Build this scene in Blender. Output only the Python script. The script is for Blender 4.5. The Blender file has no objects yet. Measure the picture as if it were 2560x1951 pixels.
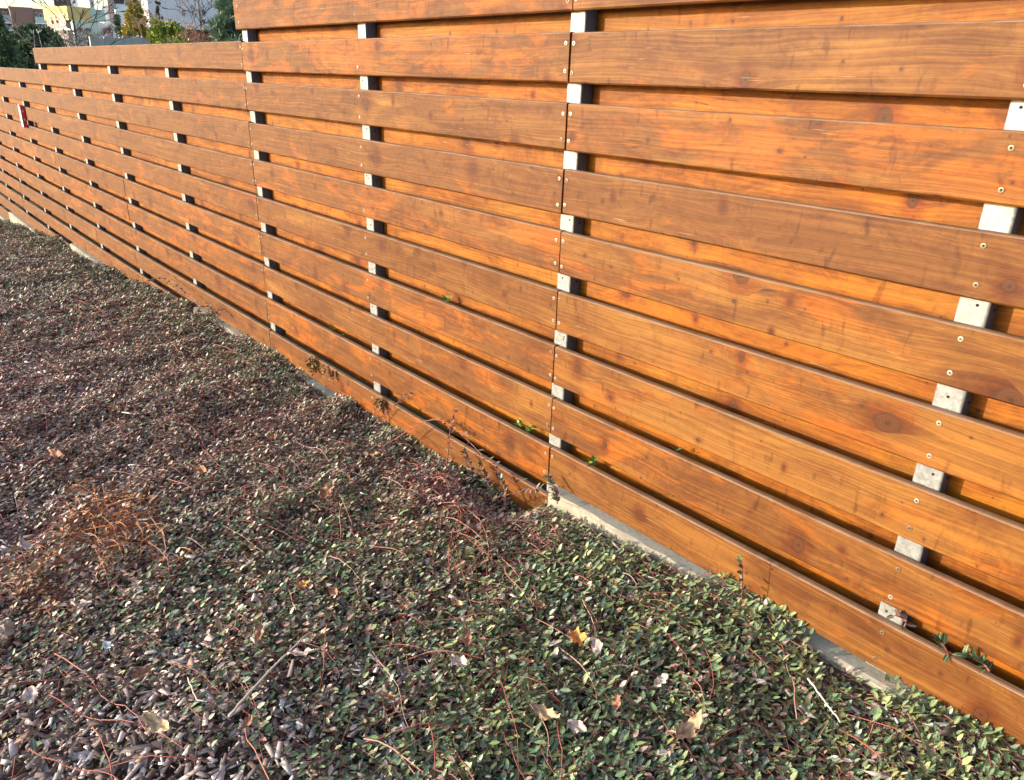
import bpy, math, random
import numpy as np
from mathutils import Vector, Matrix
random.seed(7); rng = np.random.default_rng(11)
S = bpy.context.scene
COL = S.collection
R = math.radians

# ------------------------------------------------------------------ camera
CAMP = np.array([1.8444, -1.8044, -.1294]); YAW, PIT, ROL, F = -.8530, -.3911, -.0299, 1902.6
PW, PH = 2560, 1951
_f = np.array([math.sin(YAW)*math.cos(PIT), math.cos(YAW)*math.cos(PIT), math.sin(PIT)])
_r = np.cross(_f, [0, 0, 1]); _r /= np.linalg.norm(_r); _d = np.cross(_f, _r)
_c, _s = math.cos(ROL), math.sin(ROL)
RM = np.array([_c*_r+_s*_d, -_s*_r+_c*_d, _f])          # rows: right, down, forward
cam = bpy.data.cameras.new('camera'); camo = bpy.data.objects.new('camera', cam); COL.objects.link(camo)
m = Matrix.Identity(4)
for i in range(3):
    m[i][0] = RM[0][i]; m[i][1] = -RM[1][i]; m[i][2] = -RM[2][i]; m[i][3] = CAMP[i]
camo.matrix_world = m
cam.sensor_fit = 'HORIZONTAL'; cam.sensor_width = 36; cam.lens = 36*F/PW
cam.clip_start = .05; cam.clip_end = 6000
S.camera = camo

# ------------------------------------------------------------------ light
SUN_EL = R(12.0)
SUN_H = np.array([-.50, -.866])                        # where the sun stands, seen from the fence
SUN_H /= np.linalg.norm(SUN_H)
w = bpy.data.worlds.new('World'); S.world = w; w.use_nodes = True
nt = w.node_tree; bg = nt.nodes['Background']
sky = nt.nodes.new('ShaderNodeTexSky'); sky.sky_type = 'NISHITA'; sky.sun_disc = False
sky.sun_elevation = SUN_EL; sky.sun_rotation = math.atan2(SUN_H[0], SUN_H[1])
sky.air_density = 1.0; sky.dust_density = 2.2; sky.ozone_density = 1.0
nt.links.new(sky.outputs[0], bg.inputs[0]); bg.inputs[1].default_value = .15
sun = bpy.data.lights.new('sun', 'SUN'); sun.energy = 2.0; sun.angle = R(.6); sun.color = (1, .935, .81)
suno = bpy.data.objects.new('sun', sun); COL.objects.link(suno)
tos = Vector((SUN_H[0]*math.cos(SUN_EL), SUN_H[1]*math.cos(SUN_EL), math.sin(SUN_EL)))
suno.rotation_euler = tos.to_track_quat('Z', 'Y').to_euler()
S.view_settings.view_transform = 'Standard'; S.view_settings.look = 'None'
S.view_settings.exposure = 1.85; S.view_settings.gamma = 1
S.render.engine = 'CYCLES'

# ------------------------------------------------------------------ helpers
def ray(px, py):
    v = np.array([(px-PW/2)/F, (py-PH/2)/F, 1.]) @ RM
    return v/np.linalg.norm(v)
def aty(px, py, y):
    v = ray(px, py); return CAMP+v*(y-CAMP[1])/v[1]
def atd(px, py, d):                                     # horizontal distance d
    v = ray(px, py); return CAMP+v*d/math.hypot(v[0], v[1])

def tag(o, label=None, cat=None, group=None, kind=None):
    if label: o['label'] = label
    if cat: o['category'] = cat
    if group: o['group'] = group
    if kind: o['kind'] = kind
    return o
def empty(name, loc=(0, 0, 0), rz=0, parent=None):
    o = bpy.data.objects.new(name, None); COL.objects.link(o)
    o.location = loc; o.rotation_euler = (0, 0, rz); o.parent = parent; o.empty_display_size = .1
    return o
def link(name, me, parent=None, loc=(0, 0, 0), rot=(0, 0, 0)):
    o = bpy.data.objects.new(name, me); COL.objects.link(o)
    o.location = loc; o.rotation_euler = rot; o.parent = parent
    return o
def mesh(name, vs, fs, mat=None, smooth=False):
    me = bpy.data.meshes.new(name); me.from_pydata([tuple(v) for v in vs], [], fs)
    if mat: me.materials.append(mat)
    if smooth: me.polygons.foreach_set('use_smooth', [True]*len(me.polygons))
    me.update(); return me
class MB:
    def __init__(s): s.v = []; s.f = []
    def box(s, x0, x1, y0, y1, z0, z1):
        b = len(s.v); s.v += [(x, y, z) for z in (z0, z1) for y in (y0, y1) for x in (x0, x1)]
        s.f += [tuple(b+i for i in q) for q in ((0,2,3,1),(4,5,7,6),(0,1,5,4),(2,6,7,3),(0,4,6,2),(1,3,7,5))]
        return s
    def tube(s, pts, rad, n=5, cap=True):
        b = len(s.v); P = [Vector(p) for p in pts]
        for i, p in enumerate(P):
            t = (P[min(i+1, len(P)-1)]-P[max(i-1, 0)])
            t = t.normalized() if t.length > 1e-9 else Vector((0, 0, 1))
            a = t.cross(Vector((0, 0, 1)));
            if a.length < .05: a = t.cross(Vector((1, 0, 0)))
            a.normalize(); c = t.cross(a); r = rad[i] if hasattr(rad, '__len__') else rad
            for k in range(n):
                an = 2*math.pi*k/n; s.v.append(tuple(p+(a*math.cos(an)+c*math.sin(an))*r))
        for i in range(len(P)-1):
            for k in range(n):
                k2 = (k+1) % n; s.f.append((b+i*n+k, b+i*n+k2, b+(i+1)*n+k2, b+(i+1)*n+k))
        if cap:
            s.f.append(tuple(b+k for k in range(n))[::-1]); e = b+(len(P)-1)*n; s.f.append(tuple(e+k for k in range(n)))
        return s
    def tri(s, *p):
        b = len(s.v); s.v += [tuple(q) for q in p]; s.f.append(tuple(range(b, b+len(p)))); return s
    def build(s, name, mat, parent=None, smooth=False, loc=(0, 0, 0), rot=(0, 0, 0)):
        return link(name, mesh(name, s.v, s.f, mat, smooth), parent, loc, rot)
def np_mesh(name, V, Fq, mat, attrs=None, colors=None):
    """V (n,3), Fq (m,k) all the same size; point attributes"""
    me = bpy.data.meshes.new(name); k = Fq.shape[1]
    me.vertices.add(len(V)); me.vertices.foreach_set('co', np.ascontiguousarray(V, dtype=np.float32).ravel())
    me.loops.add(Fq.size); me.loops.foreach_set('vertex_index', np.ascontiguousarray(Fq, dtype=np.int32).ravel())
    me.polygons.add(len(Fq)); me.polygons.foreach_set('loop_start', np.arange(0, Fq.size, k, dtype=np.int32))
    me.polygons.foreach_set('loop_total', np.full(len(Fq), k, dtype=np.int32))
    me.materials.append(mat)
    for n, a in (attrs or {}).items():
        at = me.attributes.new(n, 'FLOAT', 'POINT'); at.data.foreach_set('value', np.ascontiguousarray(a, dtype=np.float32))
    for n, a in (colors or {}).items():
        at = me.attributes.new(n, 'FLOAT_COLOR', 'POINT')
        at.data.foreach_set('color', np.ascontiguousarray(np.concatenate([a, np.ones((len(a), 1))], 1), dtype=np.float32).ravel())
    me.update(calc_edges=True); me.validate()
    return me

# ------------------------------------------------------------------ node helper
class NG:
    def __init__(s, name):
        s.m = bpy.data.materials.new(name); s.m.use_nodes = True; s.t = s.m.node_tree
        s.b = s.t.nodes['Principled BSDF']
    def node(s, typ, **kw):
        n = s.t.nodes.new('ShaderNode'+typ)
        for k, v in kw.items(): setattr(n, k, v)
        return n
    def put(s, sock, v):
        if isinstance(v, bpy.types.NodeSocket): s.t.links.new(v, sock)
        elif v is not None:
            if hasattr(sock.default_value, '__len__') and hasattr(v, '__len__') and len(sock.default_value) == 4 and len(v) == 3: v = (*v, 1)
            sock.default_value = v
    def math(s, op, a, b=None, c=None, clamp=False):
        n = s.node('Math', operation=op, use_clamp=clamp)
        for i, v in enumerate((a, b, c)):
            if v is not None: s.put(n.inputs[i], v)
        return n.outputs[0]
    def mul(s, a, b): return s.math('MULTIPLY', a, b)
    def add(s, a, b): return s.math('ADD', a, b)
    def sub(s, a, b): return s.math('SUBTRACT', a, b)
    def xyz(s, x, y, z=0.):
        n = s.node('CombineXYZ'); s.put(n.inputs[0], x); s.put(n.inputs[1], y); s.put(n.inputs[2], z); return n.outputs[0]
    def sep(s, v):
        n = s.node('SeparateXYZ'); s.put(n.inputs[0], v); return n.outputs
    def noise(s, vec, scale=1., detail=2., rough=.5, dim='3D', dist=0.):
        n = s.node('TexNoise', noise_dimensions=dim); s.put(n.inputs['Vector'], vec)
        n.inputs['Scale'].default_value = scale; n.inputs['Detail'].default_value = detail
        n.inputs['Roughness'].default_value = rough; n.inputs['Distortion'].default_value = dist
        return n.outputs[0]
    def ramp(s, v, lo, hi, a=0., b=1.):                  # smooth map range
        n = s.node('MapRange', interpolation_type='SMOOTHSTEP'); s.put(n.inputs[0], v)
        n.inputs[1].default_value = lo; n.inputs[2].default_value = hi; n.inputs[3].default_value = a; n.inputs[4].default_value = b
        return n.outputs[0]
    def mix(s, f, a, b, mode='MIX'):
        n = s.node('Mix', data_type='RGBA', blend_type=mode, clamp_factor=True)
        s.put(n.inputs[0], f); s.put(n.inputs[6], a); s.put(n.inputs[7], b); return n.outputs[2]
    def obj(s): return s.node('TexCoord').outputs['Object']
    def prop(s, name, out='Fac'):
        n = s.node('Attribute', attribute_type='OBJECT', attribute_name=name); return n.outputs[out]
    def geo(s, name, out='Color'):
        n = s.node('Attribute', attribute_type='GEOMETRY', attribute_name=name); return n.outputs[out]
    def bump(s, h, strength=.3, dist=.002):
        n = s.node('Bump'); n.inputs['Strength'].default_value = strength; n.inputs['Distance'].default_value = dist
        s.put(n.inputs['Height'], h); s.t.links.new(n.outputs[0], s.b.inputs['Normal'])
    def out(s, col=None, rough=None, metal=None, spec=None):
        for k, v in (('Base Color', col), ('Roughness', rough), ('Metallic', metal), ('Specular IOR Level', spec)):
            if v is not None: s.put(s.b.inputs[k], v)
        return s.m
def plain(name, col, rough=.7, metal=0., var=.15, scale=6., spec=.4):
    g = NG(name); n = g.noise(g.obj(), scale, 4)
    c = g.mix(n, tuple(v*(1-var) for v in col), tuple(min(1, v*(1+var)) for v in col))
    return g.out(c, rough, metal, spec)

# ------------------------------------------------------------------ materials
def wood(name, brown, orange, tan, amber=False):
    g = NG(name)
    px, py, pz = g.sep(g.obj())
    seed = g.prop('seed'); tone = g.prop('tone'); tanw = g.prop('tan')
    X = g.add(px, g.mul(seed, 37.3)); Z = g.add(pz, g.mul(seed, 11.9))
    wob = g.noise(g.xyz(g.mul(X, 1.1), g.mul(Z, 3.)), 1., 3)
    wob2 = g.noise(g.xyz(g.mul(X, 4.5), g.mul(Z, 9.)), 1., 3); zz = g.add(Z, g.add(g.mul(g.sub(wob, .5), .085), g.mul(g.sub(wob2, .5), .012)))
    # knots: big
    def knots(ax, az, smax, thr):
        v = g.xyz(g.mul(X, ax), g.mul(Z, az))
        n = g.node('TexVoronoi', voronoi_dimensions='2D', feature='F1'); g.put(n.inputs['Vector'], v)
        n.inputs['Scale'].default_value = 1.; n.inputs['Randomness'].default_value = .9
        dx, dz, _ = g.sep(v); qx, qz, _ = g.sep(n.outputs['Position'])
        dx = g.math('DIVIDE', g.sub(dx, qx), ax); dz = g.math('DIVIDE', g.sub(dz, qz), az)
        cr = g.sep(n.outputs['Color'])
        on = g.math('GREATER_THAN', cr[1], thr)
        size = g.mul(g.add(.25, g.mul(g.math('POWER', cr[0], 2.), .75)), smax)
        wr = g.noise(g.xyz(X, g.mul(Z, 1.4)), 38., 4, .65)
        r = g.math('SQRT', g.add(g.math('POWER', g.mul(dx, g.add(.7, g.mul(cr[2], .9))), 2.), g.math('POWER', dz, 2.)))
        r = g.mul(r, g.add(.68, g.mul(wr, .64)))
        return dx, dz, r, size, on
    dx, dz, r, size, on = knots(2.9, 6.6, .025, .34)
    e2 = g.add(g.math('POWER', g.mul(dx, .36), 2.), g.math('POWER', dz, 2.))
    fall = g.math('EXPONENT', g.mul(g.math('DIVIDE', e2, g.math('POWER', g.mul(size, 1.8), 2.)), -1.))
    fall = g.mul(fall, on)
    zz = g.sub(zz, g.mul(g.mul(dz, fall), .93))
    # grain
    gr1 = g.noise(g.xyz(g.mul(X, .55), g.mul(zz, 48.)), 1., 4, .62)
    gr2 = g.noise(g.xyz(g.mul(X, 3.5), g.mul(zz, 330.)), 1., 3, .6)
    gr3 = g.noise(g.xyz(g.mul(X, 22.), g.mul(zz, 900.)), 1., 2, .6)
    grm = g.noise(g.xyz(g.mul(X, 1.1), g.mul(zz, 150.)), 1., 3, .6)
    grain = g.add(g.add(g.mul(gr1, .24), g.mul(grm, .40)), g.add(g.mul(gr2, .24), g.mul(gr3, .12)))
    line = g.ramp(grain, .43, .585)
    # stain: where it has kept its orange, where it went brown, where it bleached to tan
    st = g.noise(g.xyz(g.mul(X, 2.4), g.mul(Z, 7.)), 1., 6, .66, dist=1.1)
    st = g.add(st, g.mul(g.sub(gr2, .5), .22))
    so = g.ramp(g.add(st, tone), .47, .66)
    col = g.mix(so, brown, orange)
    dk = g.noise(g.xyz(g.add(g.mul(X, 3.4), 3.3), g.mul(Z, 9.)), 1., 7, .72, dist=1.6)
    fade = g.noise(g.xyz(g.add(g.mul(X, 5.), 8.), g.mul(Z, 16.)), 1., 7, .75, dist=1.2)
    col = g.mix(g.mul(g.ramp(fade, .52, .70), .50), col, g.mix(1., tan, (.95, .92, .95), 'MULTIPLY'))
    col = g.mix(g.mul(g.ramp(dk, .46, .64), .74), col, g.mix(1., brown, (.66, .54, .44), 'MULTIPLY'))
    t2 = g.noise(g.xyz(g.add(g.mul(X, 1.7), 9.1), g.mul(Z, 6.)), 1., 4, .6, dist=.8)
    col = g.mix(g.mul(g.ramp(g.add(t2, tanw), .50, .74), .8), col, tan)
    hue = g.noise(g.xyz(g.add(g.mul(X, 3.1), 5.), g.mul(Z, 12.)), 1., 5, .65, dist=.9)
    col = g.mix(g.mul(g.ramp(hue, .45, .72), .55), col, g.mix(1., col, (1.12, 1.30, 1.25), 'MULTIPLY'))
    col = g.mix(g.mul(line, .64), col, g.mix(1., col, (.56, .43, .36), 'MULTIPLY'))
    col = g.mix(g.mul(g.ramp(grm, .52, .34), .36), col, g.mix(1., col, (1.42, 1.38, 1.25), 'MULTIPLY'))
    # cross-board smudges and dark streaks of hidden branches
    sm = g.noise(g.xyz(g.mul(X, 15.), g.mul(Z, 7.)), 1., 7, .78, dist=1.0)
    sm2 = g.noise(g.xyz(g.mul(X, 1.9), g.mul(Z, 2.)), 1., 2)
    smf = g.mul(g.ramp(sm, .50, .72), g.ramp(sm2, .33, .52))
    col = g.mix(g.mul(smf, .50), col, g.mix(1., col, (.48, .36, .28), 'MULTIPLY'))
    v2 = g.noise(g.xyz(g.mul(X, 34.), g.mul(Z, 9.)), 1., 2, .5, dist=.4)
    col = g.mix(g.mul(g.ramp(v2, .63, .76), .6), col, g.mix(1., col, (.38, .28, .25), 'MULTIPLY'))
    # grey-brown dirt, fine
    dirt = g.noise(g.xyz(g.mul(X, 40.), g.mul(Z, 70.)), 1., 5, .7)
    col = g.mix(g.mul(g.ramp(dirt, .42, .72), .35), col, g.mix(1., col, (.58, .50, .44), 'MULTIPLY'))
    # the knots themselves
    q = g.math('DIVIDE', r, size)
    halo = g.mul(g.mul(g.ramp(q, 3.8, 1.0), on), .85)
    col = g.mix(halo, col, g.mix(1., col, (.66, .40, .24), 'MULTIPLY'))
    inside = g.mul(g.ramp(q, 1.10, .82), on)
    rings = g.math('SINE', g.mul(r, 1100.))
    kc = g.mix(g.ramp(rings, -.4, .9), (.058, .019, .005), (.078, .026, .0065))
    kc = g.mix(g.ramp(q, .40, .05), kc, (.030, .010, .005))
    col = g.mix(g.mul(inside, .85), col, kc)
    edge = g.mul(g.mul(g.ramp(q, .78, 1.0), g.ramp(q, 1.28, 1.05)), on)
    col = g.mix(g.mul(edge, .5), col, (.035, .014, .008))
    # pin knots
    dx2, dz2, r2, s2, on2 = knots(7., 13., .0075, .45)
    q2 = g.math('DIVIDE', r2, s2)
    col = g.mix(g.mul(g.mul(g.ramp(q2, 2.6, .8), on2), .45), col, g.mix(1., col, (.55, .36, .28), 'MULTIPLY'))
    col = g.mix(g.mul(g.mul(g.ramp(q2, 1.05, .7), on2), .85), col, (.05, .02, .012))
    # drying cracks and pale scratches, both run with the grain
    ck = g.noise(g.xyz(g.mul(X, 1.6), g.mul(zz, 75.)), 1., 1)
    ckm = g.noise(g.xyz(g.mul(X, 2.7), g.mul(Z, 13.)), 1., 2)
    crack = g.mul(g.ramp(g.math('ABSOLUTE', g.sub(ck, .5)), .013, .003), g.ramp(ckm, .64, .70))
    col = g.mix(g.mul(crack, .8), col, (.03, .013, .009))
    sc = g.noise(g.xyz(g.mul(X, 9.), g.mul(Z, 420.)), 1., 1)
    scm = g.noise(g.xyz(g.mul(X, 5.), g.mul(Z, 22.)), 1., 2)
    scr = g.mul(g.ramp(sc, .69, .74), g.ramp(scm, .58, .66))
    col = g.mix(g.mul(scr, .55), col, (.55, .36, .22))
    # worn upper arris
    nz = g.sep(g.node('TexCoord').outputs['Normal'])[2]
    wn = g.noise(g.xyz(g.mul(X, 5.), g.mul(Z, 30.)), 1., 4, .7)
    if not amber:
        up = g.mul(g.ramp(nz, .18, .6), g.ramp(wn, .35, .60, .5, 1.))
        col = g.mix(up, col, g.mix(wn, (.12, .062, .032), (.24, .15, .10)))
    else:
        up = 0.
    h = g.sub(g.sub(g.mul(grain, 1.), g.mul(crack, 1.2)), g.mul(g.mul(edge, .4), 1.))
    g.bump(h, .35, .0016)
    ro = g.add(.50, g.mul(grain, .22))
    return g.out(col, ro, 0., .22)
M = {}
M['wood'] = wood('stained_wood', (.128, .047, .0095), (.262, .073, .0033), (.218, .094, .018))
M['wood_back'] = wood('sheltered_wood', (.19, .060, .004), (.315, .098, .003), (.28, .118, .012), True)
g = NG('galvanised_steel')
n1 = g.noise(g.obj(), 30., 4, .65); n2 = g.noise(g.obj(), 7., 3)
vo = g.node('TexVoronoi', voronoi_dimensions='3D', feature='F1'); g.put(vo.inputs['Vector'], g.obj()); vo.inputs['Scale'].default_value = 130.
px, py, pz = g.sep(g.obj()); stk = g.noise(g.xyz(g.mul(px, 90.), g.mul(py, 90.), g.mul(pz, 5.)), 1., 4, .6)
n1 = g.add(g.mul(n1, .4), g.add(g.mul(g.sep(vo.outputs['Color'])[0], .25), g.mul(stk, .35)))
c = g.mix(g.ramp(n1, .2, .75), (.155, .160, .166), (.285, .29, .288)); c = g.mix(g.mul(g.ramp(n2, .58, .75), .4), c, (.24, .22, .18))
M['steel'] = g.out(c, g.add(.38, g.mul(n1, .2)), .35, .5)
M['steel_shade'] = plain('shaded_side_steel', (.095, .10, .125), .55, .2, .2, 40)  # same steel for the post sides, with their shade painted into the colour
M['screw'] = plain('screw_zinc', (.36, .33, .27), .4, .4, .15, 300)
M['screw_dark'] = plain('screw_tarnished', (.22, .15, .10), .5, .6, .2, 300)
M['hole'] = plain('hole_dark', (.01, .01, .012), .9)
g = NG('concrete'); p = g.obj()
n1 = g.noise(p, 55., 6, .7); n2 = g.noise(p, 4., 4, .6)
c = g.mix(n1, (.27, .235, .18), (.43, .385, .295)); c = g.mix(g.ramp(n2, .42, .66), c, (.20, .18, .15)); n3 = g.noise(p, 18., 5, .7); c = g.mix(g.mul(g.ramp(n3, .52, .70), .7), c, (.10, .08, .06)); pv = g.noise(p, 240., 2); c = g.mix(g.ramp(pv, .66, .74), c, (.08, .07, .06))
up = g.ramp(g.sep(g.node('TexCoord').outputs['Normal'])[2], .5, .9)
c = g.mix(g.mul(up, .8), c, g.mix(n1, (.20, .175, .14), (.34, .31, .25)))  # upper face painted darker, imitating the dimness under grazing sun
g.bump(n1, .6, .004); M['concrete'] = g.out(c, .9, 0, .2)
g = NG('soil'); p = g.obj()
n1 = g.noise(p, 45., 6, .7); n2 = g.noise(p, 3., 3)
c = g.mix(n1, (.05, .036, .028), (.19, .135, .108)); c = g.mix(g.mul(n2, .5), c, (.06, .045, .035))
g.bump(n1, 1., .02); M['soil'] = g.out(c, .95, 0, .15)
g = NG('lawn'); p = g.obj()
n1 = g.noise(p, 30., 5, .7); c = g.mix(n1, (.014, .022, .008), (.05, .075, .02)); M['lawn'] = g.out(c, .9, 0, .2)

def leafmat(name, rough=.38, spec=.5, mid=True, trans=.0):
    g = NG(name); c = g.geo('Col')
    n = g.noise(g.obj(), 160., 2)
    c = g.mix(n, g.mix(1., c, (.75, .75, .75), 'MULTIPLY'), g.mix(1., c, (1.25, 1.25, 1.25), 'MULTIPLY'))
    if mid:
        md = g.geo('mid', 'Fac')
        c = g.mix(g.mul(g.ramp(md, .32, .08), .85), c, g.mix(.6, c, (.36, .36, .21)))
    g.out(c, rough, 0, spec)
    if trans: g.b.inputs['Transmission Weight'].default_value = 0
    return g.m
M['leaf'] = leafmat('evergreen_leaf', .42, .5)
M['stem'] = leafmat('red_stem', .5, .4, False)
M['chip'] = leafmat('bark_chip', .85, .2, False)
M['dry'] = leafmat('dry_leaf', .75, .25, False)
M['needle'] = leafmat('needles', .6, .3, False)
def barkm(name, col): return plain(name, col, .9, 0, .35, 25)
M['bark'] = barkm('bark_grey', (.10, .08, .075)); M['bark_dark'] = barkm('bark_dark', (.045, .035, .035))
M['twig'] = plain('pale_twig', (.52, .45, .39), .8, 0, .3, 60)

# ------------------------------------------------------------------ terrain
GX = [-400, -120, -60, -30, -16, -12.9, -10.7, -8.4, -6, -4.4, -3, -1.5, -.5, .5, 1.5, 3, 6, 60, 400]
GZ = [-8, -7.6, -6, -3.6, -2.70, -2.48, -2.28, -2.11, -1.98, -1.885, -1.835, -1.785, -1.735, -1.665, -1.635, -1.62, -1.6, -1.5, -1.5]
def gz(x): return np.interp(x, GX, GZ)
_ph = rng.uniform(0, 6.28, (8, 2)); _fr = rng.normal(0, 1, (8, 2))
def lump(x, y, sc=1., k=0):
    s = 0
    for i in range(8): s = s+np.sin((x*_fr[i, 0]+y*_fr[i, 1])*3.2*sc+_ph[i, 0]+k*1.7*(i+1))
    return s/4.
FX = [-16, -12.9, -10.7, -8.4, -5.9, -4.4, -3.6, -3, -2.4, -1.8, -1.2, -.1, .06, .3, .9, 3, 6]
FZ = [-2.72, -2.49, -2.27, -2.08, -1.985, -1.865, -1.80, -1.80, -1.765, -1.80, -1.77, -1.79, -1.65, -1.632, -1.605, -1.59, -1.57]
def ground(x, y):
    b = np.where(y < .1, np.exp(-(y/.20)**2), 0.)
    near = np.interp(x, FX, FZ)+.026*np.clip(lump(x, y, 2.1, 9), -.8, 1.3)+.010*lump(x, y, 5., 3)
    return gz(x)*(1-b)+near*b+.018*lump(x, y)*(1-b)
def canopy(x, y):
    t = np.clip(-y/.35, 0, 1)
    return (.026+.030*t)*(1+.30*lump(x, y, 1.7, 2)+.25*lump(x, y, 4.5, 6)).clip(.3, 1.9)
xs = np.concatenate([[-5000, -1500, -400, -200, -120, -80, -60, -45, -30, -24, -20, -17], np.arange(-15, 5.01, .12), [6, 8, 12, 20, 60, 400, 1500, 5000]])
ys = np.concatenate([[-5000, -1500, -400, -100, -40, -15, -8, -5], np.arange(-3.6, .25, .12), [.5, 1, 2, 4, 8, 15, 30, 60, 150, 400, 1500, 5000]])
XX, YY = np.meshgrid(xs, ys); ZZ = ground(XX, YY)
far = (np.abs(YY) > 8); ZZ = np.where(far, np.minimum(ZZ, gz(XX)), ZZ)
V = np.stack([XX, YY, ZZ], -1).reshape(-1, 3); nx, ny = len(xs), len(ys)
ii, jj = np.meshgrid(np.arange(nx-1), np.arange(ny-1)); b = (jj*nx+ii).ravel()
tag(link('ground', np_mesh('ground', V, np.stack([b, b+1, b+1+nx, b+nx], 1), M['soil'])), kind='structure')
xs2 = np.concatenate([[-300, -100, -50, -30, -20], np.arange(-15, 6.1, .5), [12, 30]]); ys2 = np.array([.16, .4, .8, 1.5, 3, 6, 12, 30, 80, 200])
XX, YY = np.meshgrid(xs2, ys2); ZZ = ground(XX, YY)+.03+.02*(YY > .3)
V = np.stack([XX, YY, ZZ], -1).reshape(-1, 3); nx, ny = len(xs2), len(ys2)
ii, jj = np.meshgrid(np.arange(nx-1), np.arange(ny-1)); b = (jj*nx+ii).ravel()
tag(link('lawn', np_mesh('lawn', V, np.stack([b, b+1, b+1+nx, b+nx], 1), M['lawn'])), kind='structure')

# ------------------------------------------------------------------ the fence
P, H, T = .2031, .145, .025            # row pitch, plank width, plank thickness
PW_, PD = .066, .055                   # steel post section
POST = [3.83+.033, 2.535+.033, 1.248+.033, 0.002, -1.295, -2.523, -3.873, -5.261, -6.537, -7.808, -9.10, -10.40, -11.68, -12.96, -14.25]   # centres
NP = len(POST)
def pidx(k): return k+2                # P0 -> index 2
def px_(k): return POST[pidx(k)]
fence = tag(empty('slatted_fence', (0, 0, -1.8)), 'tall orange-brown slatted timber fence on galvanised steel posts, stepping down the slope', 'fence')
def ft(z): return z+1.8
rowtop = lambda k: -k*P
def top_row(k):                        # highest row at bay k (between post k and k+1, going left)
    return -2 if k < -1 else -1 if k < 3 else 0 if k < 7 else 1 if k < 11 else 2
def low_row(k):
    return 7 if k < 1 else 8 if k < 4 else 9 if k < 7 else 10 if k < 10 else 11
PROF = []
def plank_mesh(L, mat):
    bv = .0048; y0, y1, z0, z1 = 0, T, -H/2, H/2
    pr = [(y0, z0+bv), (y0, z1-bv), (y0+bv*.45, z1-bv*.35), (y0+bv*1.5, z1), (y1-bv, z1), (y1, z1-bv), (y1, z0+bv), (y1-bv, z0), (y0+bv, z0)]
    n = len(pr); vs = [(x, y, z) for x in (-L/2, L/2) for y, z in pr]
    fs = [(k, k+n, (k+1) % n+n, (k+1) % n) for k in range(n)]
    fs += [tuple(range(n)), tuple(range(n, 2*n))[::-1]]
    return mesh('plank', vs, fs, mat)
# screw: countersunk head with a cross recess
def screw_mesh(mat):
    vs = []; fs = []; N = 12; r = .0064
    for rr, yy in ((r, 0.0), (r*.92, -.0016), (r*.45, -.0019)):
        for k in range(N): a = 2*math.pi*k/N; vs.append((rr*math.cos(a), yy, rr*math.sin(a)))
    for q in range(2):
        for k in range(N): k2 = (k+1) % N; fs.append((q*N+k, q*N+k2, (q+1)*N+k2, (q+1)*N+k))
    vs.append((0, -.0006, 0)); c0 = len(vs)-1
    for k in range(N): fs.append((2*N+k, 2*N+(k+1) % N, c0))
    n0 = len(fs); mb = MB(); mb.v = vs; mb.f = fs
    mb.box(-r*.5, r*.5, -.0024, -.0015, -r*.11, r*.11); mb.box(-r*.11, r*.11, -.0025, -.0016, -r*.5, r*.5)
    me = mesh('screw', vs, fs, mat); me.materials.append(M['hole'])
    for p_ in me.polygons:
        if p_.index >= n0: p_.material_index = 1
    return me
SCR = screw_mesh(M['screw']); SCRD = screw_mesh(M['screw_dark'])
pl_i = 0
def plank(row, xa, xb, front, screws=()):
    """front plank of a row from xa (right) to xb (left)"""
    global pl_i; pl_i += 1
    L = xa-xb; zc = rowtop(row)-H/2 if front else rowtop(row)-(H+P)/2
    jit = random.uniform(-.003, .003)
    y = random.uniform(-.0015, .0012) if front else T+PD+.0015
    o = link('plank' if front else 'rear_plank', plank_mesh(L, M['wood'] if front else M['wood_back']), fence,
             ((xa+xb)/2, y, ft(zc+jit)), (random.uniform(-.012, .012) if front else 0, random.uniform(-.0011, .0011), 0))
    o['seed'] = float(random.uniform(0, 9)); o['tone'] = float(random.uniform(-.13, .05)) if front else float(random.uniform(-.02, .12))
    o['tan'] = float(random.uniform(-.02, .13)) if (xa+xb)/2 > 0 else float(random.uniform(-.10, .05))
    for sx, sz in screws:
        s = link('screw', SCRD if random.random() < .3 else SCR, o, (sx-(xa+xb)/2+random.uniform(-.003, .003), -.0002, sz+random.uniform(-.004, .004)), (0, random.uniform(0, 3), 0))
    return o
# joints per row
for row in range(-2, 12):
    bays = [k for k in range(-2, NP-3) if top_row(k) <= row <= low_row(k)]
    if not bays: continue
    k0, k1 = bays[0], bays[-1]+1                        # post numbers of the right and left ends
    js = [k0]
    for k in range(k0+1, k1):
        if k in (-1, 1, 3) or (k > 3 and (k % 2 == 1) and (row >= 2 or k == 7) and random.random() < .8): js.append(k)
    js.append(k1)
    js = sorted(set(js))
    for a, bb in zip(js[:-1], js[1:]):
        off = random.uniform(-.003, .003)
        xa = px_(a)+off-random.uniform(.0005, .0028) if a != k0 else px_(a)+(.034 if row > 7 else .034)
        xb = px_(bb)+.004+random.uniform(.0005, .0028) if bb != k1 else px_(bb)-.045
        sc = []
        for k in range(a, bb+1):
            if k > 3 or k < -1: continue
            for dz in (H/2-.031, -H/2+.031):
                if k == a and a != k0: sc.append((px_(k)-.016, dz))
                elif k == bb and bb != k1: sc.append((px_(k)+.016, dz))
                else: sc.append((px_(k), dz))
        o = plank(row, xa, xb, True, sc)
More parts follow.
